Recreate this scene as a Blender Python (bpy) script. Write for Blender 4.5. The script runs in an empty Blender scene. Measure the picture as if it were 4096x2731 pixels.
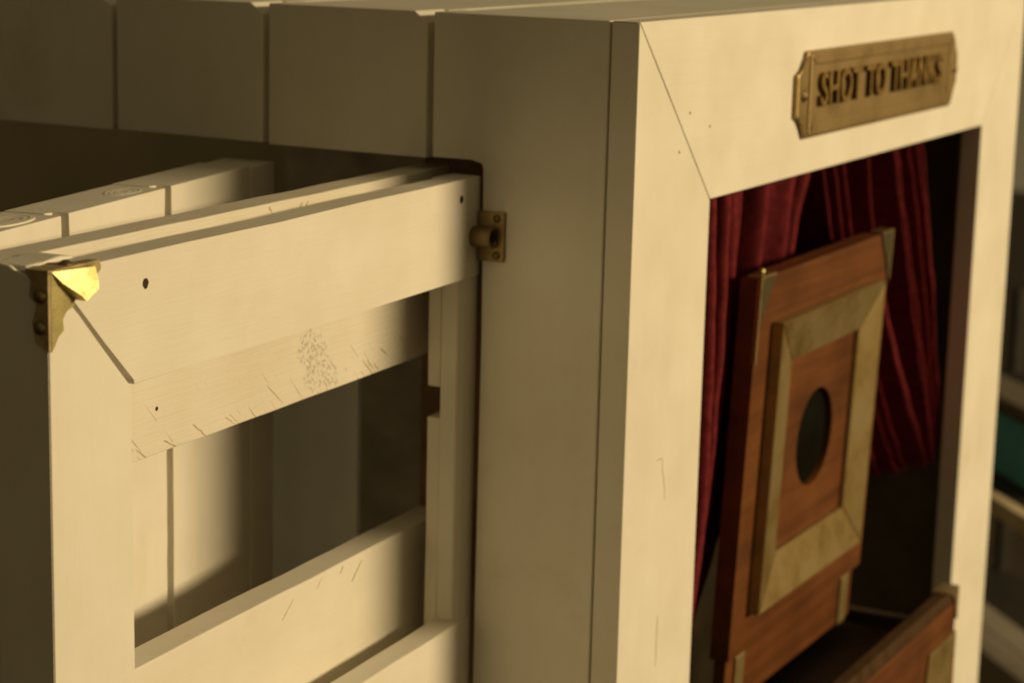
import bpy, bmesh, math, random
from mathutils import Vector, Matrix, noise

random.seed(7)
SC = bpy.context.scene
COL = SC.collection
U = 0.087                      # one plank width in metres; all lengths below are in plank widths

# ------------------------------------------------------------------ camera
cam_pos = (-9.5267, -4.3942, 0.548)
Rr = ((0.472032239, -0.881247463, 0.024258473), (-0.163176569, -0.114379397, -0.979944264), (0.866348067, 0.458606871, -0.197789701))
cd = bpy.data.cameras.new('camera')
cam = bpy.data.objects.new('camera', cd)
COL.objects.link(cam)
M = Matrix(((Rr[0][0], -Rr[1][0], -Rr[2][0], cam_pos[0] * U),
            (Rr[0][1], -Rr[1][1], -Rr[2][1], cam_pos[1] * U),
            (Rr[0][2], -Rr[1][2], -Rr[2][2], cam_pos[2] * U),
            (0, 0, 0, 1)))
cam.matrix_world = M
cd.sensor_width = 36
cd.lens = 76.48
cd.clip_start = 0.02
cd.clip_end = 100
cd.dof.use_dof = True
cd.dof.focus_distance = 9.1 * U
cd.dof.aperture_fstop = 14.5
SC.camera = cam

# ------------------------------------------------------------------ world (dim room light) and the one warm lamp
W = bpy.data.worlds.new('World')
SC.world = W
W.use_nodes = True
bg = W.node_tree.nodes['Background']
bg.inputs['Color'].default_value = (0.122, 0.093, 0.044, 1)
bg.inputs['Strength'].default_value = 1.0

AZ, EL = math.radians(19), math.radians(16.5)
ldir = Vector((math.sin(AZ) * math.cos(EL), -math.cos(AZ) * math.cos(EL), math.sin(EL)))
ld = bpy.data.lights.new('room_lamp', 'AREA')
ld.shape = 'ELLIPSE'
ld.size = 15 * U
ld.size_y = 4.5 * U
ld.energy = 130
ld.color = (1.0, 0.765, 0.425)
lo = bpy.data.objects.new('room_lamp', ld)
COL.objects.link(lo)
ltar = Vector((0, 1, -2.0))
lo.location = (ltar + ldir * 40) * U
lo.rotation_euler = ldir.to_track_quat('Z', 'Y').to_euler()

SC.view_settings.view_transform = 'Standard'
SC.view_settings.look = 'None'
SC.view_settings.exposure = 0
SC.view_settings.gamma = 1
SC.render.engine = 'CYCLES'
SC.cycles.diffuse_bounces = 6
SC.cycles.max_bounces = 10


# ------------------------------------------------------------------ materials
def new_mat(name):
    m = bpy.data.materials.new(name)
    m.use_nodes = True
    nt = m.node_tree
    b = nt.nodes['Principled BSDF']
    return m, nt, b


def N(nt, typ, **kw):
    n = nt.nodes.new(typ)
    for k, v in kw.items():
        if k in n.inputs:
            n.inputs[k].default_value = v
        else:
            setattr(n, k, v)
    return n


def ramp(nt, src, stops):
    r = nt.nodes.new('ShaderNodeValToRGB')
    cr = r.color_ramp
    while len(cr.elements) < len(stops):
        cr.elements.new(0.5)
    for e, (p, c) in zip(cr.elements, stops):
        e.position = p
        e.color = c if len(c) == 4 else (*c, 1)
    nt.links.new(src, r.inputs['Fac'])
    return r


def mixc(nt, fac, a, b, mode='MIX'):
    m = nt.nodes.new('ShaderNodeMix')
    m.data_type = 'RGBA'
    m.blend_type = mode
    for i, v in ((0, fac), (6, a), (7, b)):
        if isinstance(v, bpy.types.NodeSocket):
            nt.links.new(v, m.inputs[i])
        elif i == 0:
            m.inputs[i].default_value = v
        else:
            m.inputs[i].default_value = (*v, 1)
    return m.outputs[2]


def math_n(nt, op, a, b=None, clamp=False):
    m = nt.nodes.new('ShaderNodeMath')
    m.operation = op
    m.use_clamp = clamp
    for i, v in ((0, a), (1, b)):
        if v is None:
            continue
        if isinstance(v, bpy.types.NodeSocket):
            nt.links.new(v, m.inputs[i])
        else:
            m.inputs[i].default_value = v
    return m.outputs[0]


def paint(name, axis, tint=(0.78, 0.75, 0.67), knot=None, rough=0.45, grain=1.0):
    """cream gloss paint brushed along one axis; knot = (cx, cz, rx, rz) of a rough pitted patch, in plank widths"""
    m, nt, b = new_mat(name)
    L = nt.links.new
    tc = N(nt, 'ShaderNodeTexCoord')
    mp = N(nt, 'ShaderNodeMapping')
    s = [1.0, 1.0, 1.0]
    s['XYZ'.index(axis)] = 0.04
    mp.inputs['Scale'].default_value = s
    L(tc.outputs['Object'], mp.inputs['Vector'])
    streak = N(nt, 'ShaderNodeTexNoise', Scale=900.0, Detail=4.0, Roughness=0.6)
    L(mp.outputs[0], streak.inputs['Vector'])
    cloud = N(nt, 'ShaderNodeTexNoise', Scale=22.0, Detail=5.0, Roughness=0.6)
    L(tc.outputs['Object'], cloud.inputs['Vector'])
    fine = N(nt, 'ShaderNodeTexNoise', Scale=1600.0, Detail=2.0)
    L(tc.outputs['Object'], fine.inputs['Vector'])
    dk = tuple(c * f for c, f in zip(tint, (0.94, 0.925, 0.89)))
    r1 = ramp(nt, cloud.outputs['Fac'], [(0.3, dk), (0.66, tint)])
    # broad worn streak tone along the brush direction
    mp2 = N(nt, 'ShaderNodeMapping')
    s2 = [60.0, 60.0, 60.0]
    s2['XYZ'.index(axis)] = 6.0
    mp2.inputs['Scale'].default_value = s2
    L(tc.outputs['Object'], mp2.inputs['Vector'])
    st2 = N(nt, 'ShaderNodeTexNoise', Scale=1.0, Detail=6.0, Roughness=0.7)
    L(mp2.outputs[0], st2.inputs['Vector'])
    r2 = ramp(nt, st2.outputs['Fac'], [(0.35, (0.972, 0.968, 0.955)), (0.6, (1, 1, 1))])
    col = mixc(nt, 1.0, r1.outputs[0], r2.outputs[0], 'MULTIPLY')
    # each board took the paint a little differently
    oi = N(nt, 'ShaderNodeObjectInfo')
    r3 = ramp(nt, oi.outputs['Random'], [(0.0, (0.955, 0.95, 0.935)), (1.0, (1.0, 1.0, 1.0))])
    col = mixc(nt, 1.0, col, r3.outputs[0], 'MULTIPLY')
    # greasy smudges from handling
    sm = N(nt, 'ShaderNodeTexNoise', Scale=9.0, Detail=7.0, Roughness=0.72)
    L(tc.outputs['Object'], sm.inputs['Vector'])
    r4 = ramp(nt, sm.outputs['Fac'], [(0.60, (1, 1, 1)), (0.80, (0.84, 0.81, 0.74))])
    col = mixc(nt, 1.0, col, r4.outputs[0], 'MULTIPLY')
    # specks of grime
    vor = N(nt, 'ShaderNodeTexVoronoi', Scale=70.0)
    L(tc.outputs['Object'], vor.inputs['Vector'])
    sp = ramp(nt, vor.outputs['Distance'], [(0.0, (1, 1, 1)), (0.045, (0, 0, 0))])
    rnd = ramp(nt, vor.outputs['Color'], [(0.80, (0, 0, 0)), (0.85, (1, 1, 1))])
    spk = math_n(nt, 'MULTIPLY', sp.outputs[0], rnd.outputs[0])
    col = mixc(nt, math_n(nt, 'MULTIPLY', spk, 0.45), col, (0.30, 0.25, 0.17))
    h = math_n(nt, 'ADD', math_n(nt, 'MULTIPLY', streak.outputs['Fac'], 0.6 * grain), math_n(nt, 'MULTIPLY', fine.outputs['Fac'], 0.25))
    h = math_n(nt, 'ADD', h, math_n(nt, 'MULTIPLY', st2.outputs['Fac'], 0.55 * grain))
    if knot:
        cx, cz, rx, rz = knot
        sep = N(nt, 'ShaderNodeSeparateXYZ')
        L(tc.outputs['Object'], sep.inputs[0])
        dz = math_n(nt, 'DIVIDE', math_n(nt, 'SUBTRACT', sep.outputs[2], cz * U), rz * U)
        # the patch leans: centre moves with height
        cxl = math_n(nt, 'ADD', math_n(nt, 'MULTIPLY', math_n(nt, 'SUBTRACT', sep.outputs[2], cz * U), -0.55), cx * U)
        dx = math_n(nt, 'DIVIDE', math_n(nt, 'SUBTRACT', sep.outputs[0], cxl), rx * U)
        d2 = math_n(nt, 'ADD', math_n(nt, 'MULTIPLY', dx, dx), math_n(nt, 'MULTIPLY', dz, dz))
        wob = N(nt, 'ShaderNodeTexNoise', Scale=160.0, Detail=3.0)
        L(tc.outputs['Object'], wob.inputs['Vector'])
        d2 = math_n(nt, 'ADD', d2, math_n(nt, 'MULTIPLY', math_n(nt, 'SUBTRACT', wob.outputs['Fac'], 0.5), 2.2))
        mask = ramp(nt, d2, [(0.35, (1, 1, 1)), (1.0, (0, 0, 0))])
        pv = N(nt, 'ShaderNodeTexNoise', Scale=620.0, Detail=3.0, Roughness=0.65)
        L(tc.outputs['Object'], pv.inputs['Vector'])
        pit = ramp(nt, pv.outputs['Fac'], [(0.53, (0, 0, 0)), (0.62, (1, 1, 1))])
        pm = math_n(nt, 'MULTIPLY', pit.outputs[0], mask.outputs[0])
        col = mixc(nt, math_n(nt, 'MULTIPLY', pm, 0.36), col, (0.42, 0.33, 0.20))
        h = math_n(nt, 'SUBTRACT', h, math_n(nt, 'MULTIPLY', pm, 5.0))
        # hairline splits slanting down to the sawn edge
        cmb = N(nt, 'ShaderNodeCombineXYZ')
        L(math_n(nt, 'ADD', sep.outputs[0], sep.outputs[2]), cmb.inputs[0])
        L(math_n(nt, 'MULTIPLY', math_n(nt, 'SUBTRACT', sep.outputs[0], sep.outputs[2]), 0.03), cmb.inputs[2])
        cr = N(nt, 'ShaderNodeTexNoise', Scale=420.0, Detail=2.0, Roughness=0.5)
        L(cmb.outputs[0], cr.inputs['Vector'])
        c1 = ramp(nt, cr.outputs['Fac'], [(0.625, (0, 0, 0)), (0.67, (1, 1, 1))])
        edge = math_n(nt, 'DIVIDE', math_n(nt, 'SUBTRACT', sep.outputs[2], 6.50 * U), -0.20 * U, True)
        brk = N(nt, 'ShaderNodeTexNoise', Scale=120.0, Detail=2.0)
        L(tc.outputs['Object'], brk.inputs['Vector'])
        b2 = ramp(nt, brk.outputs['Fac'], [(0.45, (0, 0, 0)), (0.6, (1, 1, 1))])
        cm = math_n(nt, 'MULTIPLY', math_n(nt, 'MULTIPLY', c1.outputs[0], edge), b2.outputs[0])
        col = mixc(nt, math_n(nt, 'MULTIPLY', cm, 0.6), col, (0.33, 0.26, 0.16))
        h = math_n(nt, 'SUBTRACT', h, math_n(nt, 'MULTIPLY', cm, 2.0))
    bump = N(nt, 'ShaderNodeBump', Strength=0.55, Distance=0.0003)
    L(h, bump.inputs['Height'])
    L(bump.outputs[0], b.inputs['Normal'])
    L(col, b.inputs['Base Color'])
    rr = ramp(nt, cloud.outputs['Fac'], [(0.3, (rough - .05,) * 3), (0.7, (rough + .08,) * 3)])
    L(rr.outputs[0], b.inputs['Roughness'])
    b.inputs['Specular IOR Level'].default_value = 0.35
    return m


def metal(name, col, rough, patina=None, amount=0.5, scale=60.0, bumps=0.2):
    m, nt, b = new_mat(name)
    L = nt.links.new
    tc = N(nt, 'ShaderNodeTexCoord')
    no = N(nt, 'ShaderNodeTexNoise', Scale=scale, Detail=6.0, Roughness=0.65)
    L(tc.outputs['Object'], no.inputs['Vector'])
    pc = patina or tuple(c * .6 for c in col)
    f = ramp(nt, no.outputs['Fac'], [(0.38, (0, 0, 0)), (0.68, (1, 1, 1))])
    L(mixc(nt, math_n(nt, 'MULTIPLY', f.outputs[0], amount), col, pc), b.inputs['Base Color'])
    rr = ramp(nt, no.outputs['Fac'], [(0.35, (rough,) * 3), (0.7, (min(1, rough + .2),) * 3)])
    L(rr.outputs[0], b.inputs['Roughness'])
    b.inputs['Metallic'].default_value = 1.0
    n2 = N(nt, 'ShaderNodeTexNoise', Scale=scale * 9, Detail=3.0)
    L(tc.outputs['Object'], n2.inputs['Vector'])
    bump = N(nt, 'ShaderNodeBump', Strength=bumps, Distance=0.0003)
    L(n2.outputs['Fac'], bump.inputs['Height'])
    L(bump.outputs[0], b.inputs['Normal'])
    return m


def wood(name, c1, c2, axis, rough=0.35, scale=1.0, coat=0.3):
    m, nt, b = new_mat(name)
    L = nt.links.new
    tc = N(nt, 'ShaderNodeTexCoord')
    mp = N(nt, 'ShaderNodeMapping')
    s = [160.0 * scale] * 3
    s['XYZ'.index(axis)] = 7.0 * scale
    mp.inputs['Scale'].default_value = s
    L(tc.outputs['Object'], mp.inputs['Vector'])
    n1 = N(nt, 'ShaderNodeTexNoise', Scale=1.0, Detail=6.0, Roughness=0.65, Distortion=0.6)
    L(mp.outputs[0], n1.inputs['Vector'])
    n2 = N(nt, 'ShaderNodeTexNoise', Scale=18.0, Detail=3.0)
    L(tc.outputs['Object'], n2.inputs['Vector'])
    r1 = ramp(nt, n1.outputs['Fac'], [(0.32, c2), (0.66, c1)])
    r2 = ramp(nt, n2.outputs['Fac'], [(0.3, (0.62, 0.58, 0.55)), (0.7, (1.1, 1.1, 1.1))])
    L(mixc(nt, 1.0, r1.outputs[0], r2.outputs[0], 'MULTIPLY'), b.inputs['Base Color'])
    b.inputs['Roughness'].default_value = rough
    b.inputs['Coat Weight'].default_value = coat
    b.inputs['Coat Roughness'].default_value = 0.25
    bump = N(nt, 'ShaderNodeBump', Strength=0.2, Distance=0.0002)
    L(n1.outputs['Fac'], bump.inputs['Height'])
    L(bump.outputs[0], b.inputs['Normal'])
    return m


def plain(name, col, rough=0.8, spec=0.3, var=0.25, scale=25.0):
    m, nt, b = new_mat(name)
    tc = N(nt, 'ShaderNodeTexCoord')
    no = N(nt, 'ShaderNodeTexNoise', Scale=scale, Detail=5.0, Roughness=0.6)
    nt.links.new(tc.outputs['Object'], no.inputs['Vector'])
    r = ramp(nt, no.outputs['Fac'], [(0.3, tuple(c * (1 - var) for c in col)), (0.7, tuple(c * (1 + var) for c in col))])
    nt.links.new(r.outputs[0], b.inputs['Base Color'])
    b.inputs['Roughness'].default_value = rough
    b.inputs['Specular IOR Level'].default_value = spec
    return m


def velvet(name):
    m, nt, b = new_mat(name)
    L = nt.links.new
    tc = N(nt, 'ShaderNodeTexCoord')
    no = N(nt, 'ShaderNodeTexNoise', Scale=170.0, Detail=4.0, Roughness=0.7)
    L(tc.outputs['Object'], no.inputs['Vector'])
    r = ramp(nt, no.outputs['Fac'], [(0.3, (0.075, 0.011, 0.013)), (0.7, (0.18, 0.024, 0.029))])
    L(r.outputs[0], b.inputs['Base Color'])
    b.inputs['Roughness'].default_value = 0.95
    b.inputs['Specular IOR Level'].default_value = 0.05
    b.inputs['Sheen Weight'].default_value = 0.35
    b.inputs['Sheen Roughness'].default_value = 0.4
    b.inputs['Sheen Tint'].default_value = (0.7, 0.06, 0.09, 1)
    bump = N(nt, 'ShaderNodeBump', Strength=0.4, Distance=0.0006)
    L(no.outputs['Fac'], bump.inputs['Height'])
    L(bump.outputs[0], b.inputs['Normal'])
    return m


PX = paint('cream_paint_x', 'X')
PY = paint('cream_paint_y', 'Y')
PZ = paint('cream_paint_z', 'Z')
PK = paint('cream_paint_knotty_shaded', 'X', tint=(0.745, 0.705, 0.615), knot=(-1.06, 6.38, 0.16, 0.22), grain=2.2, rough=.55)  # knotty board; greyer tint paints in the shading of the recessed rear rail
BRASS = metal('polished_brass', (0.54, 0.47, 0.22), 0.40, (0.42, 0.36, 0.15), 0.7, 90, .25)
BRASS_OLD = metal('aged_brass', (0.42, 0.305, 0.145), 0.42, (0.26, 0.19, 0.10), 0.75, 45, 0.4)
BRASS_DULL = metal('dull_brass', (0.40, 0.29, 0.115), 0.45, (0.27, 0.22, 0.13), 0.8, 40, 0.3)
SCREW_M = metal('screw_metal', (0.28, 0.20, 0.10), 0.45, (0.10, 0.08, 0.05), 0.7, 200)
WOODX = wood('mahogany_x', (0.18, 0.064, 0.017), (0.105, 0.036, 0.010), 'X', .38, .7)
WOODZ = wood('mahogany_z', (0.30, 0.088, 0.024), (0.15, 0.040, 0.012), 'Z')
WOODD = wood('dark_wood', (0.075, 0.040, 0.020), (0.045, 0.024, 0.012), 'Y', 0.75, 1.0, 0.0)
CAPM = metal('blackened_brass', (0.13, 0.105, 0.055), 0.5, (0.07, 0.075, 0.045), 0.6, 120)
RIMM = plain('dark_stained_wood', (0.06, 0.033, 0.015), 0.7, 0.08, 0.3, 60)
VELVET = velvet('red_velvet')
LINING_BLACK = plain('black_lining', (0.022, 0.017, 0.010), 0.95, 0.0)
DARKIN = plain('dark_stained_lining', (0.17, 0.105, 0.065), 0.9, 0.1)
MITRE_SHADE = plain('mitre_shade_wood', (0.27, 0.205, 0.115), 0.9, 0.1, 0.3, 90)  # brown that paints in the shade inside the open mitre
TARN = plain('tarnished_brass', (0.34, 0.26, 0.13), 0.55, 0.5, 0.45, 160)
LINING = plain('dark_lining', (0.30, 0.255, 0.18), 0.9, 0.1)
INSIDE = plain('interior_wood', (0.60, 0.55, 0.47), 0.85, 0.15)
GREYP = plain('grey_primer', (0.88, 0.90, 0.88), 0.45, 0.4, 0.05)
BLACK = plain('black_hole', (0.008, 0.0075, 0.005), 0.95, 0.0)
HOLE = plain('dark_nail_hole', (0.045, 0.032, 0.018), 0.9, 0.1)
TEAL = plain('teal_plastic', (0.13, 0.50, 0.55), 0.5, 0.4, 0.15)
GREYL = plain('grey_plastic_lid', (0.15, 0.13, 0.09), 0.6, 0.3, 0.1)
PALEW = wood('pale_pine', (0.78, 0.66, 0.44), (0.68, 0.55, 0.34), 'X', 0.6, 0.5, 0.0)
CARTON = plain('grey_card', (0.34, 0.295, 0.235), 0.9, 0.1, 0.1)
LABELM = plain('paper_label', (0.55, 0.46, 0.30), 0.8, 0.2, 0.05)
WALLM = plain('dim_wall_paint', (0.115, 0.093, 0.052), 0.9, 0.1, 0.2, 1.5)
FLOORM = wood('dark_floorboards', (0.07, 0.045, 0.025), (0.045, 0.028, 0.015), 'Y', 0.6, 0.1, 0.0)
RACKM = plain('dark_rack_metal', (0.03, 0.025, 0.018), 0.6, 0.3)


# ------------------------------------------------------------------ builders
def link_bm(name, bm, mat, parent=None, smooth=False):
    for v in bm.verts:
        v.co *= U
    bmesh.ops.recalc_face_normals(bm, faces=bm.faces)
    me = bpy.data.meshes.new(name)
    bm.to_mesh(me)
    bm.free()
    me.materials.append(mat)
    if smooth:
        for p in me.polygons:
            p.use_smooth = True
    o = bpy.data.objects.new(name, me)
    COL.objects.link(o)
    if parent is not None:
        o.parent = parent
    return o


def tag(o, label, cat, group=None, kind=None):
    if label:
        o['label'] = label
    if cat:
        o['category'] = cat
    if group:
        o['group'] = group
    if kind:
        o['kind'] = kind
    return o


def empty(name, loc, rz=0.0):
    o = bpy.data.objects.new(name, None)
    COL.objects.link(o)
    o.empty_display_size = 0.05
    o.location = Vector(loc) * U
    o.rotation_euler = (0, 0, rz)
    return o


def board(name, x, y, z, mat, parent=None, axis='X', r=0.008, wob=0.0035, n=26, org=(0, 0, 0)):
    """a sawn board: rounded arrises, edges that wander slightly along its length"""
    lo_ = [x[0] - org[0], y[0] - org[1], z[0] - org[2]]
    hi_ = [x[1] - org[0], y[1] - org[1], z[1] - org[2]]
    a = 'XYZ'.index(axis)
    b, c = [i for i in range(3) if i != a]
    seed = random.random() * 100
    bm = bmesh.new()
    L = hi_[a] - lo_[a]
    r = min(r, (hi_[b] - lo_[b]) * .3, (hi_[c] - lo_[c]) * .3)
    st = [0.0, r] + [L * (i + 1) / (n + 1) for i in range(n)] + [L - r, L]
    k = r * 0.30
    prof = []
    for sx, sy in ((1, 1), (-1, 1), (-1, -1), (1, -1)):
        pts = [(0, -r), (-k, -k), (-r, 0)] if sx * sy > 0 else [(-r, 0), (-k, -k), (0, -r)]
        for dx, dy in pts:
            prof.append((sx, sy, dx, dy))
    rings = []
    for i, t in enumerate(st):
        ins = r if i in (0, len(st) - 1) else 0.0
        f = lambda q: wob * noise.noise(Vector((t * 2.3 + seed, q * 7.7, seed))) * 1.6
        g = {(1, 0): f(1), (-1, 0): f(2), (0, 1): f(3), (0, -1): f(4)}
        ring = []
        for sx, sy, dx, dy in prof:
            p = [0, 0, 0]
            hb = hi_[b] if sx > 0 else lo_[b]
            hc = hi_[c] if sy > 0 else lo_[c]
            p[a] = lo_[a] + t
            p[b] = hb + sx * (dx - ins) + g[(sx, 0)]
            p[c] = hc + sy * (dy - ins) + g[(0, sy)]
            ring.append(bm.verts.new(p))
        rings.append(ring)
    m = len(prof)
    for i in range(len(rings) - 1):
        for j in range(m):
            bm.faces.new((rings[i][j], rings[i][(j + 1) % m], rings[i + 1][(j + 1) % m], rings[i + 1][j]))
    bm.faces.new(rings[0])
    bm.faces.new(list(reversed(rings[-1])))
    return link_bm(name, bm, mat, parent)


def prism_bm(bm, poly, plane, d0, d1):
    """extrude a 2-D polygon; plane 'XZ' extrudes along Y, 'YZ' along X, 'XY' along Z"""
    def P(p, d):
        return {'XZ': (p[0], d, p[1]), 'YZ': (d, p[0], p[1]), 'XY': (p[0], p[1], d)}[plane]
    a = [bm.verts.new(P(p, d0)) for p in poly]
    b = [bm.verts.new(P(p, d1)) for p in poly]
    n = len(poly)
    fs = [bm.faces.new(a), bm.faces.new(list(reversed(b)))]
    for i in range(n):
        fs.append(bm.faces.new((a[i], b[i], b[(i + 1) % n], a[(i + 1) % n])))
    return fs


def prism(name, poly, plane, d0, d1, mat, parent=None, bev=0.006, seg=2, org=(0, 0, 0)):
    bm = bmesh.new()
    prism_bm(bm, poly, plane, d0, d1)
    if bev:
        bmesh.ops.bevel(bm, geom=bm.edges[:], offset=bev, segments=seg, affect='EDGES', profile=0.5)
    for v in bm.verts:
        v.co -= Vector(org)
    return link_bm(name, bm, mat, parent)


def box(name, x, y, z, mat, parent=None, bev=0.006, org=(0, 0, 0)):
    return prism(name, [(x[0], z[0]), (x[1], z[0]), (x[1], z[1]), (x[0], z[1])], 'XZ', y[0], y[1], mat, parent, bev, 2, org)


def disc_bm(bm, c, axis, r, h, n=20, dome=0.0):
    """a short cylinder, optionally with a domed face; axis is the outward unit vector"""
    ax = Vector(axis).normalized()
    q = ax.to_track_quat('Z', 'Y')
    c = Vector(c)
    rings = []
    prof = [(r, 0), (r, h * .7), (r * .88, h)]
    if dome:
        prof += [(r * .55, h + dome * .7), (r * .25, h + dome)]
    for rr, hh in prof:
        rings.append([bm.verts.new(c + q @ Vector((rr * math.cos(2 * math.pi * i / n), rr * math.sin(2 * math.pi * i / n), hh))) for i in range(n)])
    for a, b in zip(rings, rings[1:]):
        for i in range(n):
            bm.faces.new((a[i], a[(i + 1) % n], b[(i + 1) % n], b[i]))
    bm.faces.new(list(reversed(rings[0])))
    bm.faces.new(rings[-1])


def disc(name, c, axis, r, h, mat, parent, dome=0.0, n=20, slot=False):
    bm = bmesh.new()
    disc_bm(bm, c, axis, r, h, n, dome)
    o = link_bm(name, bm, mat, parent, smooth=False)
    return o


def spots(name, pts, axis, mat, parent, r=0.014):
    """small filled holes and dents: shallow irregular discs set 1 mm into the paint"""
    out = []
    for p in pts:
        bm = bmesh.new()
        ax = Vector(axis)
        q = ax.to_track_quat('Z', 'Y')
        rr = r * p[3] if len(p) > 3 else r
        n = 11
        ring = [bm.verts.new(Vector(p[:3]) + q @ Vector((rr * random.uniform(.85, 1.1) * math.cos(6.283 * i / n), rr * random.uniform(.9, 1.2) * math.sin(6.283 * i / n), 0.0015))) for i in range(n)]
        ring2 = [bm.verts.new(v.co - ax * .012) for v in ring]
        for i in range(n):
            bm.faces.new((ring[i], ring[(i + 1) % n], ring2[(i + 1) % n], ring2[i]))
        bm.faces.new(ring)
        bm.faces.new(list(reversed(ring2)))
        out.append(link_bm(name, bm, mat, parent))
    return out


# ------------------------------------------------------------------ the room
FZ = -12.0
bm = bmesh.new()
prism_bm(bm, [(-70, -70), (90, -70), (90, 60), (-70, 60)], 'XY', FZ - 0.5, FZ)
tag(link_bm('floor', bm, FLOORM), None, None, kind='structure')
bm = bmesh.new()
prism_bm(bm, [(-70, FZ), (90, FZ), (90, 30), (-70, 30)], 'XZ', 45, 46)
tag(link_bm('wall', bm, WALLM), None, None, kind='structure')

# ------------------------------------------------------------------ the display cabinet
WF, W1, W2, T1 = 6.8925, 0.950, 0.9425, 0.147
CZ = FZ                     # stands on the floor
cab = empty('display_cabinet', (WF / 2, 3.2, CZ))
CO = (WF / 2, 3.2, CZ)
tag(cab, 'cream painted plank display cabinet with a mitred picture frame front and brass name plate', 'cabinet')

# side planks (facing the camera's left), tongue-and-groove with a rabbet at each joint
ZO, YO = -0.7335, 0.8283
Y1 = 1.1524
TH = 0.29


def plank_yz(name, y0, y1, z0, z1, mat, lpoly=None, grooved_left=True):
    bm = bmesh.new()
    poly = lpoly or [(y0, z0), (y1, z0), (y1, z1), (y0 + .075, z1), (y0, z1 - .055)]
    prism_bm(bm, poly, 'YZ', 0.0, TH)
    bmesh.ops.bevel(bm, geom=bm.edges[:], offset=0.007, segments=2, affect='EDGES', profile=0.5)
    for v in bm.verts:
        v.co -= Vector(CO)
        v.co.x += 0.003 * noise.noise(v.co * 3.1)
    return link_bm(name, bm, mat, cab)


plank_yz('side_plank', 0, 0, 0, 0, PZ, [(0.158, CZ), (YO, CZ), (YO + .002, -3.0), (YO - .003, -1.6), (YO, ZO - .03), (YO + .012, ZO), (0.905, ZO + .003), (0.91, ZO + .045), (0.885, ZO + .05), (0.88, ZO + .006), (Y1 - .018, ZO + .004), (Y1 - .018, 0), (0.158, 0)])
zend = [-.737, -.731, -.735, -.733]
for i in range(4):
    ya, yb = Y1 + i + .020, Y1 + i + 1 - .018
    plank_yz('side_plank', ya, yb, zend[i], 0.0, PZ)
for i in (4, 5):
    ya, yb = Y1 + i + .014, min(Y1 + i + 1 - .012, 6.6)
    plank_yz('side_plank', ya, yb, CZ, 0.0, PZ)
# tongue strip behind the joints so that no light leaks through
box('groove_backing', (0.075, 0.20), (1.10, 5.2), (ZO + .03, -.06), PZ, cab, 0.004, CO)
# top planks run across, front to back, each with an eased front arris
for i in range(-1, 6):
    ya = (Y1 + i + .014) if i >= 0 else 0.158
    yb = min((Y1 + i + 1 - .012), 6.6)
    bm = bmesh.new()
    prism_bm(bm, [(ya, -.20), (yb, -.20), (yb, -.004), (ya + .055, -.004), (ya, -.045)], 'YZ', TH + .004, WF - .002)
    bmesh.ops.bevel(bm, geom=bm.edges[:], offset=0.006, segments=2, affect='EDGES', profile=0.5)
    for v in bm.verts:
        v.co -= Vector(CO)
        v.co.z += 0.003 * noise.noise(v.co * 2.3)
    link_bm('top_plank', bm, PX, cab)
# mitred front frame
E2 = 0.0035
stl = [(0.0, CZ), (W1, CZ), (W1, -W1 - .006), (0.5 * W1 - E2, -.5 * W1 - E2), (0.0, -.003)]
prism('frame_stile', stl, 'XZ', 0, T1, PZ, cab, 0.005, 2, CO)
rl = [(0.004, 0.0), (WF - .004, 0.0), (WF - W2 - .010, -W1), (W1 + .004, -W1), (.5 * W1 + E2, -.5 * W1 + E2)]
prism('frame_top_rail', rl, 'XZ', 0.0, T1, PX, cab, 0.005, 2, CO)
str_ = [(WF, CZ), (WF, -.004), (WF - W2, -W1 - .004), (WF - W2, CZ)]
prism('frame_stile', str_, 'XZ', 0, T1, PZ, cab, 0.006, 2, CO)
box('frame_bottom_rail', (W1 + .004, WF - W2 - .004), (0.0, T1), (CZ, -7.0), PX, cab, 0.006, CO)
spots('nail_hole', [(0.642, 0, -.478, .5), (0.524, 0, -.667, .5), (0.904, 0, -.565, .5)], (0, -1, 0), HOLE, cab)
for o in cab.children:
    if o.name.startswith('nail_hole'):
        for v in o.data.vertices:
            v.co -= Vector(CO) * U
# dark shell
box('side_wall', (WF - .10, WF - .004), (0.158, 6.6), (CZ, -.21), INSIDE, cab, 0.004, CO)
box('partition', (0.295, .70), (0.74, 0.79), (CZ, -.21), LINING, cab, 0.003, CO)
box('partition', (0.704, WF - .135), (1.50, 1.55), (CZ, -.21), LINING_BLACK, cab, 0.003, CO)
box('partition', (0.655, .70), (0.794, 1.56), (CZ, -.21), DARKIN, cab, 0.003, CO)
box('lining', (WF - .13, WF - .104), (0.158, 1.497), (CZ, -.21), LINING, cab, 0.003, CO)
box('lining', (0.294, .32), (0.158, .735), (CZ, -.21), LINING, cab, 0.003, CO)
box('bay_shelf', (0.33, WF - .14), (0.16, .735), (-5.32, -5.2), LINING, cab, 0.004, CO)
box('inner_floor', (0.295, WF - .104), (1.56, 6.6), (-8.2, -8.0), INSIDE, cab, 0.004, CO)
# grey board standing inside the side opening
prism('inner_panel', [(.75, 2.0), (.96, 2.78), (.92, 2.79), (.71, 2.01)], 'XY', -7.99, -1.42, GREYP, cab, 0.006, 2, CO)

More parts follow.
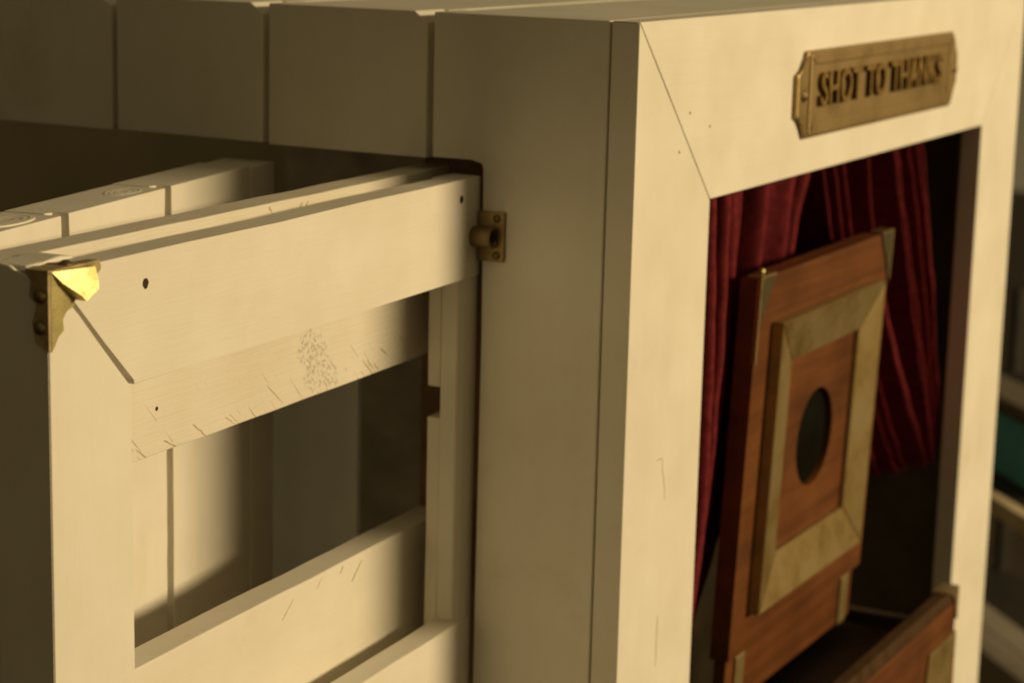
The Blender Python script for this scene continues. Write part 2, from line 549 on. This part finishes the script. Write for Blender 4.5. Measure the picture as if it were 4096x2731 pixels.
# brass name plate
px0, px1, pz0, pz1 = 2.235, 5.01, -.742, -.24
cx_, cz_ = (px0 + px1) / 2, (pz0 + pz1) / 2
pl = [(px0, pz0), (px1, pz0), (px1 + .03, pz0 + .07), (px1 + .075, pz0 + .12), (px1 + .125, pz0 + .16), (px1 + .125, pz1 - .16), (px1 + .075, pz1 - .12), (px1 + .03, pz1 - .07), (px1, pz1),
      (px0, pz1), (px0 - .03, pz1 - .07), (px0 - .07, pz1 - .11), (px0 - .15, pz1 - .13), (px0 - .15, pz0 + .13), (px0 - .07, pz0 + .11), (px0 - .03, pz0 + .07)]
plate = prism('name_plate', pl, 'XZ', -.032, -.002, BRASS_OLD, cab, 0.012, 2, CO)
tag(plate, 'aged brass name plate with raised lettering', None)
# raised border of the plate
def ring_prism(name, x0, x1, z0, z1, w, y0, y1, mat, parent, org):
    bm = bmesh.new()
    o4 = [(x0, z0), (x1, z0), (x1, z1), (x0, z1)]
    i4 = [(x0 + w, z0 + w), (x1 - w, z0 + w), (x1 - w, z1 - w), (x0 + w, z1 - w)]
    vo = [[bm.verts.new((p[0], y, p[1])) for p in o4] for y in (y0, y1)]
    vi = [[bm.verts.new((p[0], y, p[1])) for p in i4] for y in (y0 + (y1 - y0) * .0, y1)]
    for i in range(4):
        j = (i + 1) % 4
        bm.faces.new((vo[0][i], vo[0][j], vi[0][j], vi[0][i]))
        bm.faces.new((vo[1][i], vo[1][j], vi[1][j], vi[1][i]))
        bm.faces.new((vo[0][i], vo[0][j], vo[1][j], vo[1][i]))
        bm.faces.new((vi[0][i], vi[0][j], vi[1][j], vi[1][i]))
    bmesh.ops.bevel(bm, geom=bm.edges[:], offset=(y1 - y0) * .3, segments=2, affect='EDGES', profile=0.5)
    for v in bm.verts:
        v.co -= Vector(org)
    return link_bm(name, bm, mat, parent)


ring_prism('border', px0 + .02, px1 - .02, pz0 + .02, pz1 - .02, .062, -.044, -.02, BRASS_OLD, plate, CO)
# end tab lifted edge on the left and right
fc = bpy.data.curves.new('lettering', 'FONT')
fc.body = 'SHOT TO THANKS'
fc.align_x = 'CENTER'
fc.align_y = 'CENTER'
fc.size = 0.34
fc.extrude = 0.018
fc.offset = 0.0
fc.bevel_depth = 0.004
fc.space_character = 1.08
fo = bpy.data.objects.new('lettering_src', fc)
COL.objects.link(fo)
bpy.context.view_layer.update()
me = bpy.data.meshes.new_from_object(fo)
bpy.data.objects.remove(fo)
xs = [v.co.x for v in me.vertices]
ys = [v.co.y for v in me.vertices]
sx = 2.30 / (max(xs) - min(xs))
sy = .195 / (max(ys) - min(ys))
for v in me.vertices:
    x_, y_, z_ = v.co
    v.co = Vector(((x_ - (max(xs) + min(xs)) / 2) * sx + 3.545, -.034 - z_ - .008, (y_ - (max(ys) + min(ys)) / 2) * sy - .468)) - Vector(CO)
    v.co *= U
me.materials.clear()
me.materials.append(metal('letter_brass', (0.30, 0.20, 0.07), 0.5, (0.10, 0.075, 0.035), 0.6, 90, .3))
lt = bpy.data.objects.new('lettering', me)
COL.objects.link(lt)
lt.parent = plate
for sxp in (px0 + .06 - .12, px1 + .05):
    bm = bmesh.new()
    disc_bm(bm, (sxp, -.031, cz_), (0, -1, 0), .035, .012, 16, .015)
    for v in bm.verts:
        v.co -= Vector(CO)
    link_bm('screw', bm, SCREW_M, plate)

# bolt keeper on the post
bm = bmesh.new()
prism_bm(bm, [(0.699, -1.228), (0.699, -.976), (0.85, -.976), (0.85, -1.228)], 'YZ', -.016, -.002)
bmesh.ops.bevel(bm, geom=bm.edges[:], offset=.004, segments=2, affect='EDGES')
for v in bm.verts:
    v.co -= Vector(CO)
kp = link_bm('bolt_keeper', bm, BRASS_OLD, cab)
tag(kp, 'small brass bolt keeper screwed beside the opening', None)
bm = bmesh.new()
n = 28
tube = []
for yy, r_ in ((0.742, .046), (0.738, .050), (0.742, .0535), (0.87, .0535), (0.875, .045), (0.745, .040)):
    tube.append([bm.verts.new(Vector((-.048 + r_ * math.cos(6.28319 * i / n), yy, -1.103 + r_ * math.sin(6.28319 * i / n))) - Vector(CO)) for i in range(n)])
for a, b in zip(tube, tube[1:]):
    for i in range(n):
        bm.faces.new((a[i], a[(i + 1) % n], b[(i + 1) % n], b[i]))
for i in range(n):
    bm.faces.new((tube[-1][i], tube[-1][(i + 1) % n], tube[0][(i + 1) % n], tube[0][i]))
kt = link_bm('tube', bm, BRASS_DULL, kp, True)
disc('bore', Vector((-.048, .80, -1.103)) - Vector(CO), (0, -1, 0), .0402, .004, BLACK, kp)
for zz in (-1.008, -1.196):
    bm = bmesh.new()
    disc_bm(bm, Vector((-.015, .742, zz)) - Vector(CO), (-1, 0, 0), .021, .006, 16, .007)
    link_bm('screw', bm, SCREW_M, kp)

# ------------------------------------------------------------------ plank door standing open behind the hatch
PH = 0.18966
dr = empty('plank_door', (0, 2.1458, -8.0), PH)
tag(dr, 'cream tongue-and-groove plank door standing open behind the hatch frame', 'door')
DO = (0, 0, -8.0)
edges = [(-3.2, -2.2065), (-2.2065, -1.2), (-1.2, -.212), (-.212, .105)]
for k, (a, b) in enumerate(edges):
    g = 0.062 if k in (1, 2) else .014
    a2, b2 = a + .003, b - .003
    bm = bmesh.new()
    zt = -.832 + (-.003, 0.0, .003, -.006)[k]
    prism_bm(bm, [(a2, .085), (a2 + g, .078), (a2 + g, 0.0), (b2, 0.0), (b2, .29), (a2, .29)], 'XY', -7.9, zt)
    bmesh.ops.bevel(bm, geom=bm.edges[:], offset=.006, segments=2, affect='EDGES', profile=.5)
    bmesh.ops.subdivide_edges(bm, edges=[e for e in bm.edges if abs(e.verts[0].co.z - e.verts[1].co.z) > 2], cuts=60)
    for v in bm.verts:
        v.co.x += .008 * noise.noise(Vector((v.co.z * 4 + k * 9, v.co.x * .3, 1.3))) + .006 * noise.noise(Vector((v.co.z * 17 + k * 5, v.co.x * 3, 4.3)))
        v.co -= Vector(DO)
    link_bm('plank', bm, PZ, dr)
# end-grain knot rings on top of the planks
def knot(name, c, rx, ry, parent, org, mat):
    bm = bmesh.new()
    rings = []
    n = 28
    for q, hh in ((1.0, .0), (.86, .0025), (.74, .001), (.62, .0025), (.48, .001), (.33, .0025), (.15, .001)):
        rings.append([bm.verts.new(Vector((c[0] + rx * q * math.cos(6.28319 * i / n), c[1] + ry * q * math.sin(6.28319 * i / n), c[2] + hh)) - Vector(org)) for i in range(n)])
    for a, b in zip(rings, rings[1:]):
        for i in range(n):
            bm.faces.new((a[i], a[(i + 1) % n], b[(i + 1) % n], b[i]))
    bm.faces.new(rings[-1])
    base = [bm.verts.new(v.co - Vector((0, 0, .012))) for v in rings[0]]
    for i in range(n):
        bm.faces.new((rings[0][i], rings[0][(i + 1) % n], base[(i + 1) % n], base[i]))
    bm.faces.new(base)
    return link_bm(name, bm, mat, parent)


knot('knot', (-1.42, .115, -.832), .15, .075, dr, DO, PX)
knot('knot', (-2.48, .115, -.829), .19, .085, dr, DO, PX)

# ------------------------------------------------------------------ hatch frame swung out through the side opening
HP = 0.045285
HY = 0.8583
HZ = -8.0
ht = empty('hatch_frame', (0, HY, HZ), HP)
tag(ht, 'cream wooden hatch frame with a brass corner jutting out of the side opening', 'hatch')
HO = (0, 0, HZ)
SL, ZT, ZR, SI = -3.4837, -.8048, -1.3108, -2.987
d1 = .145


def hb(name, s, d, z, axis, mat=None, r=.010, wob=.005):
    return board(name, s, d, z, mat or {'X': PX, 'Z': PZ, 'Y': PY}[axis], ht, axis, r, wob, 30, HO)


# front layer: mitred top rail and left stile, with the open mitre between them
mit = [(SL + .02, ZT - .012), (SI, ZR - .004)]
rail = [(SL + .012, ZT), (-2.6, ZT + .002), (-1.9, ZT - .003), (-1.2, ZT + .003), (-.6, ZT), (0.022, ZT), (0.024, ZR), (-.9, ZR + .002), (-1.8, ZR - .002), (SI + .016, ZR), (SI + .020, ZR + .024), (-3.156, -1.114), (-3.298, -.970)]
prism('top_rail', rail, 'XZ', 0.0, d1, PX, ht, .006, 2, HO)
stile = [(SL, HZ), (SI, HZ), (SI + .002, -2.4), (SI, ZR - .02), (SI - .008, ZR + .003), (-3.173, -1.130), (-3.316, -.980), (SL, ZT - .012)]
prism('left_stile', stile, 'XZ', 0.0, d1, PZ, ht, .006, 2, HO)
# tenon at the bottom of the open mitre, coloured brown for the gap's shade
box('tenon', (SL + .05, SI + .2), (.075, .13), (-1.30, -.83), MITRE_SHADE, ht, .004, HO)
# lower rail, standing a touch proud of the right stile
hb('bottom_rail', (SI + .004, .022), (0.0, d1), (-3.75, -3.115), 'X')
hb('bottom_rail', (SI + .004, .022), (0.0, d1), (-7.99, -7.4), 'X')
# right stile with its eased front corner
bm = bmesh.new()
prism_bm(bm, [(-.122, .136), (-.122, .045), (-.095, .018), (-.06, .010), (.024, .008), (.024, .136)], 'XY', HZ + .02, ZR - .002)
bmesh.ops.bevel(bm, geom=bm.edges[:], offset=.004, segments=2, affect='EDGES')
for v in bm.verts:
    v.co -= Vector(HO)
link_bm('right_stile', bm, PZ, ht)
# spacer behind it, broken away at a knot
for z0, z1 in ((HZ + .02, -2.045), (-1.885, ZT - .01)):
    hb('spacer', (-.116, .10), (.139, .212), (z0, z1), 'Z', None, .006, .004)
# left end board closing the slot
bm = bmesh.new()
prism_bm(bm, [(-.002, HZ), (.25, HZ), (.25, -.80), (.215, -.785), (.17, -.79), (.13, -.815), (.10, -.826), (.05, -.822), (-.002, -.818)], 'YZ', SL - .012, SL + .008)
bmesh.ops.bevel(bm, geom=bm.edges[:], offset=.004, segments=2, affect='EDGES')
for v in bm.verts:
    v.co -= Vector(HO)
link_bm('end_board', bm, PZ, ht)
prism('end_spacer', [(SL + .06, HZ), (-3.02, HZ), (-3.02, -.90), (-3.07, -.84), (-3.15, -.797), (-3.22, -.788), (-3.32, -.796), (SL + .06, -.80)], 'XZ', .147, .307, PZ, ht, .012, 2, HO)
# rear layer
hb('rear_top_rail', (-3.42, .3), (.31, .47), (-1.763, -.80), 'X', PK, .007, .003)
hb('rear_bottom_rail', (-3.30, .3), (.31, .47), (-3.42, -2.655), 'X', None, .008, .003)
hb('rear_stile', (-3.30, -2.62), (.316, .464), (-2.65, -1.77), 'Z')
hb('rear_stile', (-3.30, -2.62), (.316, .464), (HZ, -3.43), 'Z')
for p in ((-2.889, 0, -.926, 1.25), (-.193, 0, -.901, 1.2)):
    for o in spots('nail_hole', [p], (0, -1, 0), HOLE, ht, .016):
        for v in o.data.vertices:
            v.co.z -= HZ * U
for o in spots('nail_hole', [(-2.374, .31, -1.564, .65)], (0, -1, 0), HOLE, ht, .014):
    for v in o.data.vertices:
        v.co.z -= HZ * U

def strokes(name, segs, y, parent, org, w=.0035, mat=None):
    """fine cracks and scratches: each a sliver laid into the face at depth y"""
    for seg in segs:
        bm = bmesh.new()
        n = len(seg)
        up_, dn_ = [], []
        for i, (x, z) in enumerate(seg):
            a_ = Vector(seg[max(i - 1, 0)])
            b_ = Vector(seg[min(i + 1, n - 1)])
            d = (b_ - a_).normalized()
            ww = w * (.25 if i in (0, n - 1) else random.uniform(.6, 1.3))
            up_.append((x - d.y * ww, z + d.x * ww))
            dn_.append((x + d.y * ww, z - d.x * ww))
        ol_ = up_ + dn_[::-1]
        prism_bm(bm, ol_, 'XZ', y - .0012, y + .006)
        for v in bm.verts:
            v.co -= Vector(org)
        link_bm(name, bm, mat or SCRATCH, parent)


def wander(p, q, k=5, amp=.003):
    return [(p[0] + (q[0] - p[0]) * i / k + random.uniform(-amp, amp), p[1] + (q[1] - p[1]) * i / k + random.uniform(-amp, amp)) for i in range(k + 1)]


SCRATCH = plain('crack_shadow', (0.47, 0.39, 0.265), 0.9, 0.1)
strokes('crack', [[(0.385, -2.24), (0.434, -2.241), (0.467, -2.243)], [(0.467, -2.243), (0.467, -2.297), (0.489, -2.36), (0.511, -2.423), (0.505, -2.476)], wander((.479, -3.089), (.477, -3.376), 6, .003)], 0.0, cab, CO)
strokes('crack', [wander(a_, b_) for a_, b_ in (((-.64, -1.659), (-.556, -1.734)), ((-.578, -1.678), (-.514, -1.734)), ((-.504, -1.71), (-.46, -1.749)), ((-.803, -1.676), (-.71, -1.755)), ((-.742, -1.698), (-.68, -1.751)),
        ((-1.853, -1.704), (-1.774, -1.758)), ((-1.82, -1.696), (-1.744, -1.758)), ((-1.662, -1.704), (-1.597, -1.758)), ((-2.524, -1.71), (-2.449, -1.758)), ((-2.325, -1.712), (-2.231, -1.758)), ((-2.109, -1.688), (-2.003, -1.758)), ((-.442, -1.644), (-.377, -1.685)))], .31, ht, HO, .0030)
strokes('scratch', [wander(a_, b_, 4, .002) for a_, b_ in (((-1.51, -1.629), (-1.365, -1.739)), ((-.604, -2.695), (-.703, -2.781)), ((-.792, -2.675), (-.821, -2.71)), ((-.997, -2.675), (-1.055, -2.727)), ((-1.263, -2.712), (-1.364, -2.788)))], .31, ht, HO, .0022)
strokes('crack', [wander((-1.491, -.812), (-1.465, -.845), 3, .004), wander((-1.196, -.824), (-1.23, -.86), 3, .004), wander((-1.151, -.826), (-1.17, -.855), 3, .004)], .31, ht, HO, .006)

# brass corner cap
poly = [(-3.492, -.797), (-3.28, -.80), (-3.202, -.797), (-3.191, -.81), (-3.196, -.831), (-3.233, -.849), (-3.256, -.886), (-3.282, -.883), (-3.315, -.899), (-3.351, -.921), (-3.362, -.942), (-3.403, -.953), (-3.426, -.98), (-3.421, -1.021), (-3.455, -1.042), (-3.477, -1.073), (-3.492, -1.09)]


bm = bmesh.new()
prism_bm(bm, poly, 'XZ', -.014, -.001)
# the pressed wedge: two flat facets meeting along a ridge that runs from the corner to the inner lobe
A_ = (-3.492, -.797)
upf = [(-3.492, -.797), (-3.282, -.800), (-3.276, -.850), (-3.283, -.883), (-3.315, -.899), (-3.350, -.919)]
# each facet is a plane in the hatch's own frame
hy = lambda s_, z_: -.018 - .17 * (s_ - A_[0]) + .19 * (z_ - A_[1])
fu = [bm.verts.new((s_, hy(s_, z_), z_)) for s_, z_ in upf]
gu = [bm.verts.new((s_, -.012, z_)) for s_, z_ in upf]
top_f = bm.faces.new(fu)
for i in range(6):
    j = (i + 1) % 6
    if i != 5:
        bm.faces.new((fu[i], gu[i], gu[j], fu[j]))
# short wall of the wedge under the ridge, then the flat lower leaf is the plate itself
rid = [(-3.350, -.919), (-3.372, -.895), (-3.405, -.872), (-3.445, -.845)]
fr = [fu[5]] + [bm.verts.new((q[0], hy(*q), q[1])) for q in rid[1:]] + [fu[0]]
gr = [gu[5]] + [bm.verts.new((q[0] + .004, -.013, q[1] - .012)) for q in rid[1:]] + [gu[0]]
bm.faces.ensure_lookup_table()
for i in range(len(fr) - 1):
    bm.faces.new((fr[i], gr[i], gr[i + 1], fr[i + 1]))
bm.faces.remove(top_f)
bm.faces.new([fu[0], fu[1], fu[2], fu[3], fu[4]] + fr[:-1])
for v in bm.verts:
    v.co -= Vector(HO)
cap = link_bm('brass_corner', bm, BRASS, ht)
# end leaf and top leaf of the same bracket
bm = bmesh.new()
side = [(-.016, -1.09), (.045, -1.057), (.057, -.985), (.036, -.919), (.068, -.89), (.060, -.83), (.085, -.806), (.04, -.797), (-.016, -.797)]
prism_bm(bm, side, 'YZ', SL - .030, SL - .013)
prism_bm(bm, [(-3.512, -.016), (-3.20, -.016), (-3.22, .03), (-3.30, .045), (-3.36, .10), (-3.42, .085), (-3.512, .085)], 'XY', -.805, -.790)
for v in bm.verts:
    v.co -= Vector(HO)
link_bm('corner_leaf', bm, TARN, cap)
for c, ax_ in (((SL - .03, .02, -.885), (-1, 0, 0)), ((SL - .03, .022, -1.0), (-1, 0, 0)), ((-3.36, .02, -.79), (0, 0, 1))):
    bm = bmesh.new()
    disc_bm(bm, Vector(c) - Vector(HO), ax_, .026, .008, 14, .010)
    link_bm('screw', bm, SCREW_M, cap)

# ------------------------------------------------------------------ red velvet curtains
def curtain(name, label, P0a, P0b, P1a, P1b, P2a, P2b, nf, ph, amp, parent_loc, yfront):
    bm = bmesh.new()
    NA, NB = 320, 60
    grid = []
    for j in range(NB + 1):
        t = j / NB
        row = []
        for i in range(NA + 1):
            a = i / NA
            p0 = Vector(P0a).lerp(Vector(P0b), a)
            p1 = Vector(P1a).lerp(Vector(P1b), a)
            p2 = Vector(P2a).lerp(Vector(P2b), a)
            p = p0 * (1 - t) ** 2 + p1 * 2 * t * (1 - t) + p2 * t * t
            ph_ = 2 * math.pi * (a * nf + .16 * math.sin(3.1 * a + 2 * t) + .30 * noise.noise(Vector((a * 5, t * 1.2, ph)))) + ph
            w = (.5 + .5 * math.sin(ph_)) ** 1.0
            w2 = .5 + .5 * math.sin(2.6 * ph_ + 1.0 + t)
            ff = yfront(a)
            am = amp * max(.55, min(1.2, .90 + .6 * noise.noise(Vector((a * nf * .8, t * .8, ph + 5)))))
            am *= 1 - .45 * t * t
            y = ff + am * 1.1 - am * (w + .16 * w2)
            y += .014 * noise.noise(Vector((p.x * 7, p.y * 3, ph)))
            row.append(bm.verts.new(Vector((p.x, y, p.y)) - Vector(parent_loc)))
        grid.append(row)
    for j in range(NB):
        for i in range(NA):
            bm.faces.new((grid[j][i], grid[j][i + 1], grid[j + 1][i + 1], grid[j + 1][i]))
    # gathered tail below the tie
    o = link_bm(name, bm, VELVET, None, True)
    o.location = Vector(parent_loc) * U
    s = o.modifiers.new('cloth_thickness', 'SOLIDIFY')
    s.thickness = .014 * U
    return tag(o, label, 'curtain', 'red velvet curtains in the cabinet window')


def sstep(a, lo_, hi_):
    q = max(0.0, min(1.0, (a - lo_) / (hi_ - lo_)))
    return q * q * (3 - 2 * q)


curtain('curtain', 'red velvet curtain gathered toward the window\'s left edge behind the wooden camera',
        (.30, -.35), (4.15, -.35), (1.15, -2.5), (3.65, -2.2), (1.0, -3.7), (2.05, -3.8), 8.6, 0.5, .42, (1.5, .5, -4.3), lambda a: .20 + .27 * sstep(a, .40, .50))
curtain('curtain', 'red velvet curtain swept toward the window\'s right edge above the dark lining',
        (3.60, -.30), (4.85, -.30), (4.45, -2.6), (5.95, -1.85), (5.86, -3.62), (6.04, -3.34), 8.2, 1.9, .46, (5.9, .5, -3.6), lambda a: .44 - .24 * sstep(a, .18, .42))

# ------------------------------------------------------------------ the wooden plate camera in the window
CX, CBZ = 3.149, -5.2
wc = empty('wooden_camera', (CX, 0, CBZ))
tag(wc, 'antique mahogany view camera with a brass bordered round lens opening in the window', 'camera')
K = -.0391
Z0 = -3.85


def cm(name, x, h, d, mat, parent=None, bev=.008, lean=True):
    """box on the leaning front standard: x from its centre line, h above its foot, d behind its face"""
    bm = bmesh.new()
    prism_bm(bm, [(x[0], h[0]), (x[1], h[0]), (x[1], h[1]), (x[0], h[1])], 'XZ', d[0], d[1])
    if bev:
        bmesh.ops.bevel(bm, geom=bm.edges[:], offset=bev, segments=2, affect='EDGES', profile=.5)
    for v in bm.verts:
        hh = v.co.z
        v.co = Vector((v.co.x, v.co.y + .19 + K * hh, Z0 + hh - CBZ))
    return link_bm(name, bm, mat, parent or wc)


# front board with a real round hole
bm = bmesh.new()
nh = 48
hr, hh0 = .315, 1.15
rect = []
for i in range(nh):
    a = 2 * math.pi * (i + .5) / nh
    dx, dz = math.cos(a), math.sin(a)
    hx, hzp, hzm = 1.17, 2.32 - hh0, hh0
    k = min(hx / abs(dx) if abs(dx) > 1e-6 else 9e9, (hzp if dz > 0 else hzm) / abs(dz) if abs(dz) > 1e-6 else 9e9)
    rect.append((dx * k, hh0 + dz * k))
# snap the four corners
for cxn, czn in ((1.17, 2.32), (-1.17, 2.32), (-1.17, 0), (1.17, 0)):
    j = min(range(nh), key=lambda q: (rect[q][0] - cxn) ** 2 + (rect[q][1] - czn) ** 2)
    rect[j] = (cxn, czn)
vo = [[bm.verts.new((p[0], d, p[1])) for p in rect] for d in (0, .12)]
vi = [[bm.verts.new((hr * math.cos(2 * math.pi * (i + .5) / nh), d, hh0 + hr * math.sin(2 * math.pi * (i + .5) / nh))) for i in range(nh)] for d in (0, .12)]
for i in range(nh):
    j = (i + 1) % nh
    bm.faces.new((vo[0][i], vo[0][j], vi[0][j], vi[0][i]))
    bm.faces.new((vo[1][i], vo[1][j], vi[1][j], vi[1][i]))
    bm.faces.new((vo[0][i], vo[0][j], vo[1][j], vo[1][i]))
    bm.faces.new((vi[0][i], vi[0][j], vi[1][j], vi[1][i]))
for v in bm.verts:
    hh = v.co.z
    v.co = Vector((v.co.x, v.co.y + .19 + K * hh, Z0 + hh - CBZ))
link_bm('front_board', bm, WOODX, wc)
bm = bmesh.new()
disc_bm(bm, (0, .050, 0), (0, -1, 0), hr - .002, .012, 40)
for v in bm.verts:
    hh = v.co.z + hh0
    v.co = Vector((v.co.x, v.co.y + .19 + K * hh, Z0 + hh - CBZ))
link_bm('lens_opening', bm, BLACK, wc)
# brass border: four mitred bars with a sloping inner face
bo, bi = (-.925, .925, .235, 2.03), (-.60, .60, .545, 1.745)
oc = [(bo[0], bo[2]), (bo[1], bo[2]), (bo[1], bo[3]), (bo[0], bo[3])]
ic = [(bi[0], bi[2]), (bi[1], bi[2]), (bi[1], bi[3]), (bi[0], bi[3])]
bz = empty('brass_border', (0, 0, 0))
bpy.data.objects.remove(bz)
for i in range(4):
    j = (i + 1) % 4
    bm = bmesh.new()
    P_ = [oc[i], oc[j], ic[j], ic[i]]
    dep = [-.075, -.075, -.028, -.028]
    f_ = [bm.verts.new((p[0], d, p[1])) for p, d in zip(P_, dep)]
    b_ = [bm.verts.new((p[0], -.001, p[1])) for p in P_]
    bm.faces.new(f_)
    bm.faces.new(list(reversed(b_)))
    for q in range(4):
        bm.faces.new((f_[q], b_[q], b_[(q + 1) % 4], f_[(q + 1) % 4]))
    bmesh.ops.bevel(bm, geom=bm.edges[:], offset=.006, segments=2, affect='EDGES')
    for v in bm.verts:
        hh = v.co.z
        v.co = Vector((v.co.x, v.co.y + .19 + K * hh, Z0 + hh - CBZ))
    link_bm('border_bar', bm, BRASS_DULL, wc)
cm('lower_rail', (-1.12, 1.12), (-.36, -.012), (.03, .11), WOODX)
cm('rail_bracket', (.86, 1.0), (-.36, -.02), (.012, .031), BRASS_DULL)
cm('rail_bracket', (-1.0, -.86), (-.36, -.02), (.012, .031), BRASS_DULL)
# corner caps of the front board
for sgn in (-1, 1):
    bm = bmesh.new()
    x = sgn * 1.17
    tri = [(x, 2.32), (x - sgn * .22, 2.32), (x - sgn * .05, 2.08), (x, 1.95)]
    prism_bm(bm, tri, 'XZ', -.012, -.001)
    for v in bm.verts:
        v.co.y += 0
    bm2, bm = bm, bmesh.new()
    prism_bm(bm, [(x - sgn * .012, 1.82 if sgn < 0 else 2.0), (x + sgn * .012, 1.82 if sgn < 0 else 2.0), (x + sgn * .012, 2.334), (x - sgn * .012, 2.334)], 'XZ', -.014, .012)
    prism_bm(bm, [(x - sgn * .22, 2.321), (x, 2.321), (x, 2.334), (x - sgn * .22, 2.334)], 'XZ', -.0135, .08)
    for v in bm.verts:
        hh = v.co.z
        v.co = Vector((v.co.x, v.co.y + .19 + K * hh, Z0 + hh - CBZ))
    ce = link_bm('cap_edge', bm, BRASS_OLD, wc)
    for v in bm2.verts:
        hh = v.co.z
        v.co = Vector((v.co.x, v.co.y + .19 + K * hh, Z0 + hh - CBZ))
    link_bm('corner_cap', bm2, CAPM, wc)
for sx_ in (-1.08,):
    bm = bmesh.new()
    bmesh.ops.create_uvsphere(bm, u_segments=14, v_segments=10, radius=.022)
    for v in bm.verts:
        v.co += Vector((sx_, .19 + K * 2.32 + .03, Z0 + 2.35 - CBZ))
    link_bm('pin', bm, BRASS, wc, True)
# bellows box behind the front board is carried by the standard
bm = bmesh.new()
for k in range(5):
    prism_bm(bm, [(-.8 + .02 * (k % 2), .2), (.8 - .02 * (k % 2), .2), (.8 - .02 * (k % 2), 1.9), (-.8 + .02 * (k % 2), 1.9)], 'XZ', .125 + k * .022, .125 + (k + 1) * .022)
for v in bm.verts:
    v.co = Vector((v.co.x, v.co.y + .195 + K * v.co.z, Z0 + v.co.z - CBZ))
link_bm('bellows', bm, LINING, wc)
# tray-shaped bed that projects through the window
bx0, bx1, by0, by1, bzt = 1.60 - CX, 4.69 - CX, -.40, .40, -4.02 - CBZ
box('bed_front', (bx0, bx1), (by0, by0 + .10), (0.0, bzt - .102), WOODX, wc, .01)
box('bed_rim', (bx0, bx1), (by0 + .006, by0 + .10), (bzt - .10, bzt), RIMM, wc, .012)
box('bed_side', (bx0, bx0 + .10), (by0 + .102, by1), (0.0, bzt), WOODD, wc, .01)
box('bed_side', (bx1 - .10, bx1), (by0 + .102, by1), (0.0, bzt - .26), WOODD, wc, .01)
box('bed_floor', (bx0 + .102, bx1 - .102), (by0 + .102, by1), (0.5, bzt - .34), WOODD, wc, .006)
# brass fittings on the bed
bm = bmesh.new()
prism_bm(bm, [(bx1 - .22, bzt - .001), (bx1 + .012, bzt - .001), (bx1 + .012, bzt + .014), (bx1 - .22, bzt + .014)], 'XZ', by0 - .012, by0 + .11)
prism_bm(bm, [(bx1 - .02, bzt - .22), (bx1 + .012, bzt - .22), (bx1 + .012, bzt), (bx1 - .16, bzt), (bx1 - .07, bzt - .06)], 'XZ', by0 - .012, by0 - .001)
prism_bm(bm, [(bx1 + .001, bzt - .22), (bx1 + .012, bzt - .22), (bx1 + .012, bzt), (bx1 + .001, bzt)], 'XZ', by0, by0 + .11)
link_bm('bed_corner', bm, BRASS_OLD, wc)
prism('bed_plate', [(bx1 - .75, .2), (bx1 - .02, .2), (bx1 - .02, bzt - .30), (bx1 - .60, bzt - .30)], 'XZ', by0 - .02, by0 - .001, BRASS_DULL, wc, .004)

# ------------------------------------------------------------------ things standing beyond the cabinet
ang = math.atan2(.654, .756)
rk = empty('storage_rack', (16.7, 3.0, FZ), ang)
tag(rk, 'pale edged storage rack standing in the dark behind the cabinet', 'rack')
RO = 0.0
for zt in (-6.4, -9.6):
    box('shelf', (-5, 6), (-3.6, -.02), (zt - .18 - FZ, zt - FZ), RACKM, rk, .02)
box('shelf_lip', (-5, 6), (-.018, .16), (-6.57 - FZ, -6.36 - FZ), PALEW, rk, .02)
for px_ in (-4.9, 5.8):
    for py_ in (-3.5, -.15):
        box('post', (px_ - .1, px_ + .1), (py_ - .1, py_ + .1), (0, 6.9), RACKM, rk, .01)


def rack_pt(a, b, z):
    ca, sa = math.cos(ang), math.sin(ang)
    return (16.7 + ca * a - sa * b, 3.0 + sa * a + ca * b, z)


bn = empty('storage_bin', rack_pt(0.9, -.75, -6.4), ang)
tag(bn, 'dark teal storage bin with a grey lid on the rack\'s upper shelf', 'bin')
prism('bin_body', [(-2.3, 0.0), (2.3, 0.0), (2.45, .80), (-2.45, .80)], 'XZ', -.30, .30, TEAL, bn, .04)
box('bin_lid', (-2.55, 2.55), (-.34, .34), (.802, 1.0), GREYL, bn, .05)
ct = empty('carton', rack_pt(0.8, -.9, -9.6), ang)
tag(ct, 'grey brown cardboard carton on the rack\'s lower shelf', 'box')
box('carton_body', (-2.6, 2.6), (-.45, .45), (0.0, .80), CARTON, ct, .02)
for q in (-1, 1):
    box('flap', (-2.6, 2.6), (0.01 if q > 0 else -.45, .45 if q > 0 else -.01), (.802, .83), CARTON, ct, .008)
